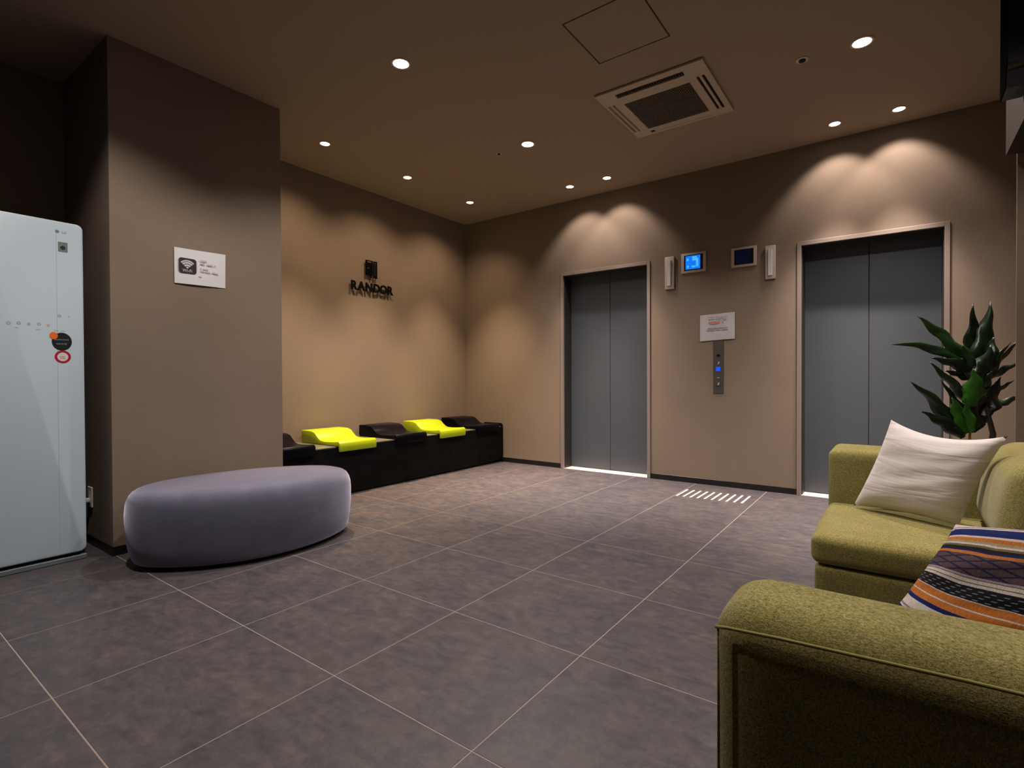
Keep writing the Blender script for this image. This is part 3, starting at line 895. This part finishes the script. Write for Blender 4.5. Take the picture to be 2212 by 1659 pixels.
# ---------------------------------------------------------------- sofas
def sofa(name, ya, yb, seat0, seat1, label, near):
    """one-armed sofa section facing the lifts' left; ya..yb is the arm"""
    xf = 2.470 if near else 2.450
    xbk = 3.58 if near else 3.40
    bo = .20 if near else 0
    root = empty(name, (xf + .45, (seat0 + seat1) / 2, 0))
    tag(root, label, 'sofa')
    ox, oy = root.location.x, root.location.y
    def S(x0, x1, y0, y1, z0, z1, r, n, puff, nm, par=root):
        return link(nm, soft(x0 - ox, x1 - ox, y0 - oy, y1 - oy, z0, z1, r, n, puff), M['green'], par, 'all')
    S(xf, xbk, ya, yb, 0.045, .647 if near else .658, .068 if near else .035, 26, (0, .0, 0), 'armrest')
    s0, s1 = seat0, seat1
    S(xf + .014, xbk - .02, s0, s1, 0.045, .312, .018, 14, (0, 0, 0), 'base_frame')
    S(xf - (.006 if near else -.004), 3.0 + bo, s0 - .004, s1, .316, .424, .030, 22, (.006, .006, .004), 'seat_cushion')
    bc = S(2.945 + bo, 3.13 + bo, s0 + .004, s1 - .004, .428, .735, .075, 26, (.020, .0, .010), 'back_cushion')
    for v in bc.data.vertices:
        k = min(1, abs(v.co.y + oy - (s0 + .004)) / .05)
        v.co.x += max(0, v.co.z - .43) * .16
    S(3.195 + bo, xbk, s0, s1, .316, .660, .04, 16, (0, 0, 0), 'back_frame')
    for (x, y) in ((xf + .06, s0 + .05 if not near else ya + .05), (xf + .06, s1 - .05 if near else yb - .05), (xbk - .08, s0 + .05 if not near else ya + .05), (xbk - .08, s1 - .05 if near else yb - .05)):
        link('foot', prism(bmesh.new(), circ(x - ox, y - oy, .022, n=12), 'z', 0.0003, .0445), M['black'], root)
    if near:
        # welt along the outer face of the arm and down its front corner
        y = ya - oy
        bm = bmesh.new()
        tube(bm, [(xf + .012 - ox, y + .006, .606), (xf + .03 - ox, y + .0008, .611), (xf + .1 - ox, y - .0002, .616), (xf + .30 - ox, y - .0002, .624), (xf + .6 - ox, y - .0002, .630), (xbk - .05 - ox, y, .632)], .0026, 8)
        link('piping', bm, M['piping'], root, 'all')
        bm = bmesh.new()
        tube(bm, [(xf + .016 - ox, y + .006, .604), (xf + .0165 - ox, y + .0055, .50), (xf + .0165 - ox, y + .0055, .30), (xf + .0165 - ox, y + .006, .07)], .0020, 8)
        link('piping', bm, M['green'], root, 'all')
    else:
        y = s0 - oy
        bm = bmesh.new()
        tube(bm, [(xf + .03 - ox, y + .004, .392), (xf + .2 - ox, y - .004, .3985), (2.95 - ox, y + .002, .395)], .002, 8)
        link('piping', bm, M['green'], root, 'all')
    return root
sofa('sofa', 2.312, 2.60, 1.690, 2.308, 'olive green sofa section holding the plain beige pillow, in front of the right lift', False)
sofa('sofa', 0.360, 0.560, 0.564, 1.060, 'olive green sofa section with thick armrest nearest the camera at lower right', True)

# ---------------------------------------------------------------- pillows
def pillow(name, TL, TR, BR, BL, th, m_front, m_back, label, seed, sag=0.0, corner=0.10, thb=None):
    TL, TR, BR, BL = map(Vector, (TL, TR, BR, BL))
    c = (TL + TR + BR + BL) / 4
    ex = ((TR - TL) + (BR - BL)).normalized()
    nrm = ex.cross((TL - BL) + (TR - BR)).normalized()
    if nrm.y > 0: nrm = -nrm
    root = empty(name, c)
    tag(root, label, 'pillow')
    n = 30
    def surf(sign, m, nm, lim):
        bm = bmesh.new(); uvl = bm.loops.layers.uv.new('UVMap')
        gr = []
        for a in range(n + 1):
            row = []
            for b_ in range(n + 1):
                u, v_ = a / n, b_ / n
                su, sv = 2 * u - 1, 2 * v_ - 1
                # pull the sides in between the corners
                pu = su * (1 - corner * (1 - sv * sv) * .55 * abs(su))
                pv = sv * (1 - corner * (1 - su * su) * .75 * abs(sv))
                uu, vv_ = (pu + 1) / 2, (pv + 1) / 2
                p = (TL * (1 - uu) + TR * uu) * (1 - vv_) + (BL * (1 - uu) + BR * uu) * vv_
                h = ((1 - su ** 4) * (1 - sv ** 4)) ** .62 * (th if sign > 0 or thb is None else thb)
                wv = noise.noise(Vector((u * 2.2, v_ * 9 + u * 1.5, seed))) * .006 * (1 - su ** 6) * (1 - sv ** 6)
                p = p + nrm * sign * (h + wv) + Vector((0, 0, -sag * (1 - su * su) * (1 - v_)))
                row.append((bm.verts.new(p - c), (u, v_)))
            gr.append(row)
        for a in range(n):
            for b_ in range(n):
                q = (gr[a][b_], gr[a + 1][b_], gr[a + 1][b_ + 1], gr[a][b_ + 1])
                f = bm.faces.new([x[0] for x in q])
                for lp, x in zip(f.loops, q): lp[uvl].uv = x[1]
        return link(nm, bm, m, root, 'all')
    surf(1, m_front, 'front_cover', 1)
    surf(-1, m_back, 'back_cover', 1)
    return root
pillow('pillow', (2.683, 2.225, .806), (3.005, 1.965, .782), (2.885, 2.035, .440), (2.553, 2.215, .434), .045, M['linen'], M['teal_back'],
       'plain beige linen square pillow leaning on the far sofa', 3, sag=.028, corner=.10)
pillow('pillow', (2.797, .905, .690), (3.150, .765, .750), (3.01, .67, .49), (2.652, .765, .462), .068, M['striped'], M['striped'],
       'striped navy orange and cream woven pillow behind the near armrest', 8, sag=.0, corner=.08, thb=.018)

# ---------------------------------------------------------------- potted plant behind the far sofa
PX, PY = 3.06, 3.46
pl = empty('potted_plant', (PX, PY, 0))
tag(pl, 'dark green broad-leaved potted plant between the far sofa and right lift', 'plant')
bm = bmesh.new(); rows = []
for r_, z in ((.11, .0), (.13, .02), (.155, .30), (.165, .31), (.165, .33), (.15, .33), (.145, .28), (.05, .28)):
    rows.append([bm.verts.new((r_ * math.cos(2 * math.pi * k / 28), r_ * math.sin(2 * math.pi * k / 28), z + .0003)) for k in range(28)])
for a, b in zip(rows, rows[1:]):
    for k in range(28): bm.faces.new((a[k], a[(k + 1) % 28], b[(k + 1) % 28], b[k]))
bm.faces.new(rows[0][::-1]); bm.faces.new(rows[-1])
link('pot', bm, M['pot'], pl, True)
link('soil', prism(bmesh.new(), circ(0, 0, .140, n=24), 'z', .282, .295), M['soil'], pl)
# leaf table: base and tip on a plane facing the room, x and z in metres relative to the plant, plus depth offsets
camp = Vector((2.7028, -0.4528, 0.98365))
def W(px, py, y):
    q = cf + cr * ((px - 1106) / 1131.73) - cu * ((py - 829.5) / 1131.73)
    s = (y - camp.y) / q.y
    return camp + q * s
def Wc(cx_, cy__, y): return W(1920 + cx_ * .1868, 640 + cy__ * .1868, y)
stem_top = Wc(1050, 900, PY)
bm = bmesh.new()
b0 = Vector((PX + .03, PY, .285)); b1 = Wc(1205, 1590, PY); b2 = Wc(1150, 1380, PY)
tube(bm, [b0 - pl.location, b1 - pl.location, b2 - pl.location, Wc(1110, 1150, PY) - pl.location, stem_top - pl.location], [.016, .014, .012, .010, .007], 8)
link('stem', bm, M['trunk'], pl, 'all')
bm = bmesh.new()
tube(bm, [Vector((PX - .02, PY - .03, .285)) - pl.location, Wc(930, 1660, PY - .04) - pl.location, Wc(940, 1480, PY - .04) - pl.location], [.009, .008, .006], 8)
link('stem', bm, M['shoot'], pl, 'all')
def leaf(base, tip, width, dy0, dy1, bend=0.12, roll=0.0, seed=0, m='leaf'):
    """base and tip in crop pixels; dy = distance offset from the plant axis (negative is towards the room)"""
    a = Wc(*base, PY + dy0); t = Wc(*tip, PY + dy1)
    ax = t - a; L = ax.length
    w = width * .1868 / 1131.73 * ((PY - camp.y) / 0.89)
    up = Vector((0, 0, 1))
    mid = (a + t) / 2 + up * L * bend
    view = (camp - a).normalized()
    bm = bmesh.new(); uvl = bm.loops.layers.uv.new('UVMap')
    n = 14; rows = []
    for k in range(n + 1):
        s = k / n
        p = a * (1 - s) ** 2 + mid * 2 * s * (1 - s) + t * s * s
        tg = ((mid - a) * (1 - s) + (t - mid) * s).normalized()
        side = tg.cross(view).normalized()
        side = (Matrix.Rotation(roll + .55 * math.sin(seed + 4 * s), 3, tg) @ side).normalized()
        nn = tg.cross(side).normalized()
        ww = w * .32 * (math.sin(math.pi * min(1, s * .95 + .05) ** .72) ** 1.05) * (1 - .15 * s) + .0012
        wave = .20 * ww * math.sin(seed * 2 + 15 * s)
        row = []
        for q in (-1, -.5, 0, .5, 1):
            row.append(bm.verts.new(p + side * (ww * q + wave) + nn * (abs(q) * ww * .28 + .16 * ww * math.sin(13 * s + q * 3 + seed)) - pl.location))
        rows.append(row)
    for i in range(n):
        for j in range(4):
            f = bm.faces.new((rows[i][j], rows[i][j + 1], rows[i + 1][j + 1], rows[i + 1][j]))
            for lp, (uu, v_) in zip(f.loops, ((j, i), (j + 1, i), (j + 1, i + 1), (j, i + 1))): lp[uvl].uv = (uu / 4, v_ / n)
    r = bmesh.ops.extrude_face_region(bm, geom=bm.faces[:])
    for v in [e for e in r['geom'] if isinstance(e, bmesh.types.BMVert)]: v.co -= view * .0012
    return link('leaf', bm, M[m], pl, 'all')
LV = [  # base, tip, width, depth at base, depth at tip, bend, roll
    ((1000, 760), (330, 228), 190, .00, -.10, .03, .2), ((1000, 830), (30, 560), 120, -.02, -.18, .20, .5), ((1000, 900), (485, 712), 130, -.03, -.15, .10, .1),
    ((985, 850), (975, 88), 175, .02, .02, .0, .0), ((1040, 880), (1178, 62), 215, .0, .05, .0, .1), ((1080, 900), (1215, 470), 210, -.02, .0, .0, .0),
    ((1130, 900), (1420, 530), 70, .02, .08, .08, .5), ((1140, 930), (1520, 500), 90, .03, .14, .05, .3), ((1130, 980), (1520, 760), 95, .03, .16, .08, .2),
    ((1060, 1320), (1560, 1165), 120, .03, .15, .10, .1), ((1060, 1400), (1300, 930), 230, -.01, .03, .0, .1), ((1200, 1150), (1450, 970), 60, .02, .10, .05, .2),
    ((985, 1280), (980, 835), 230, -.07, -.12, .0, .1), ((1010, 1330), (470, 755), 120, -.04, -.12, .05, .0), ((960, 1480), (600, 965), 110, -.05, -.12, .03, .2),
    ((930, 1580), (725, 1170), 190, -.07, -.12, .0, .0), ((880, 1610), (250, 985), 170, -.05, -.16, .08, .1), ((860, 1640), (360, 1325), 150, -.07, -.18, .12, .3),
    ((960, 1570), (1100, 1050), 200, -.04, -.03, .0, .2), ((1010, 1050), (1180, 560), 230, -.05, -.04, .0, .1), ((1000, 1000), (850, 560), 150, -.04, -.06, .0, .4),
    ((960, 1580), (880, 1150), 110, -.08, -.12, .0, .2), ((1010, 1200), (1200, 850), 190, -.03, -.02, .0, .2), ((1000, 1500), (1230, 1280), 120, .0, .05, .05, .1),
    ((1000, 960), (640, 860), 110, -.02, -.06, .05, .3), ((1000, 1250), (720, 960), 110, .0, -.04, .05, .3)]
for k, (a, b, w, d0, d1, bd_, ro) in enumerate(LV):
    leaf(a, b, w, d0, d1, bd_, ro, k * 1.7, 'young_leaf' if k in (12, 15, 21) else 'leaf')
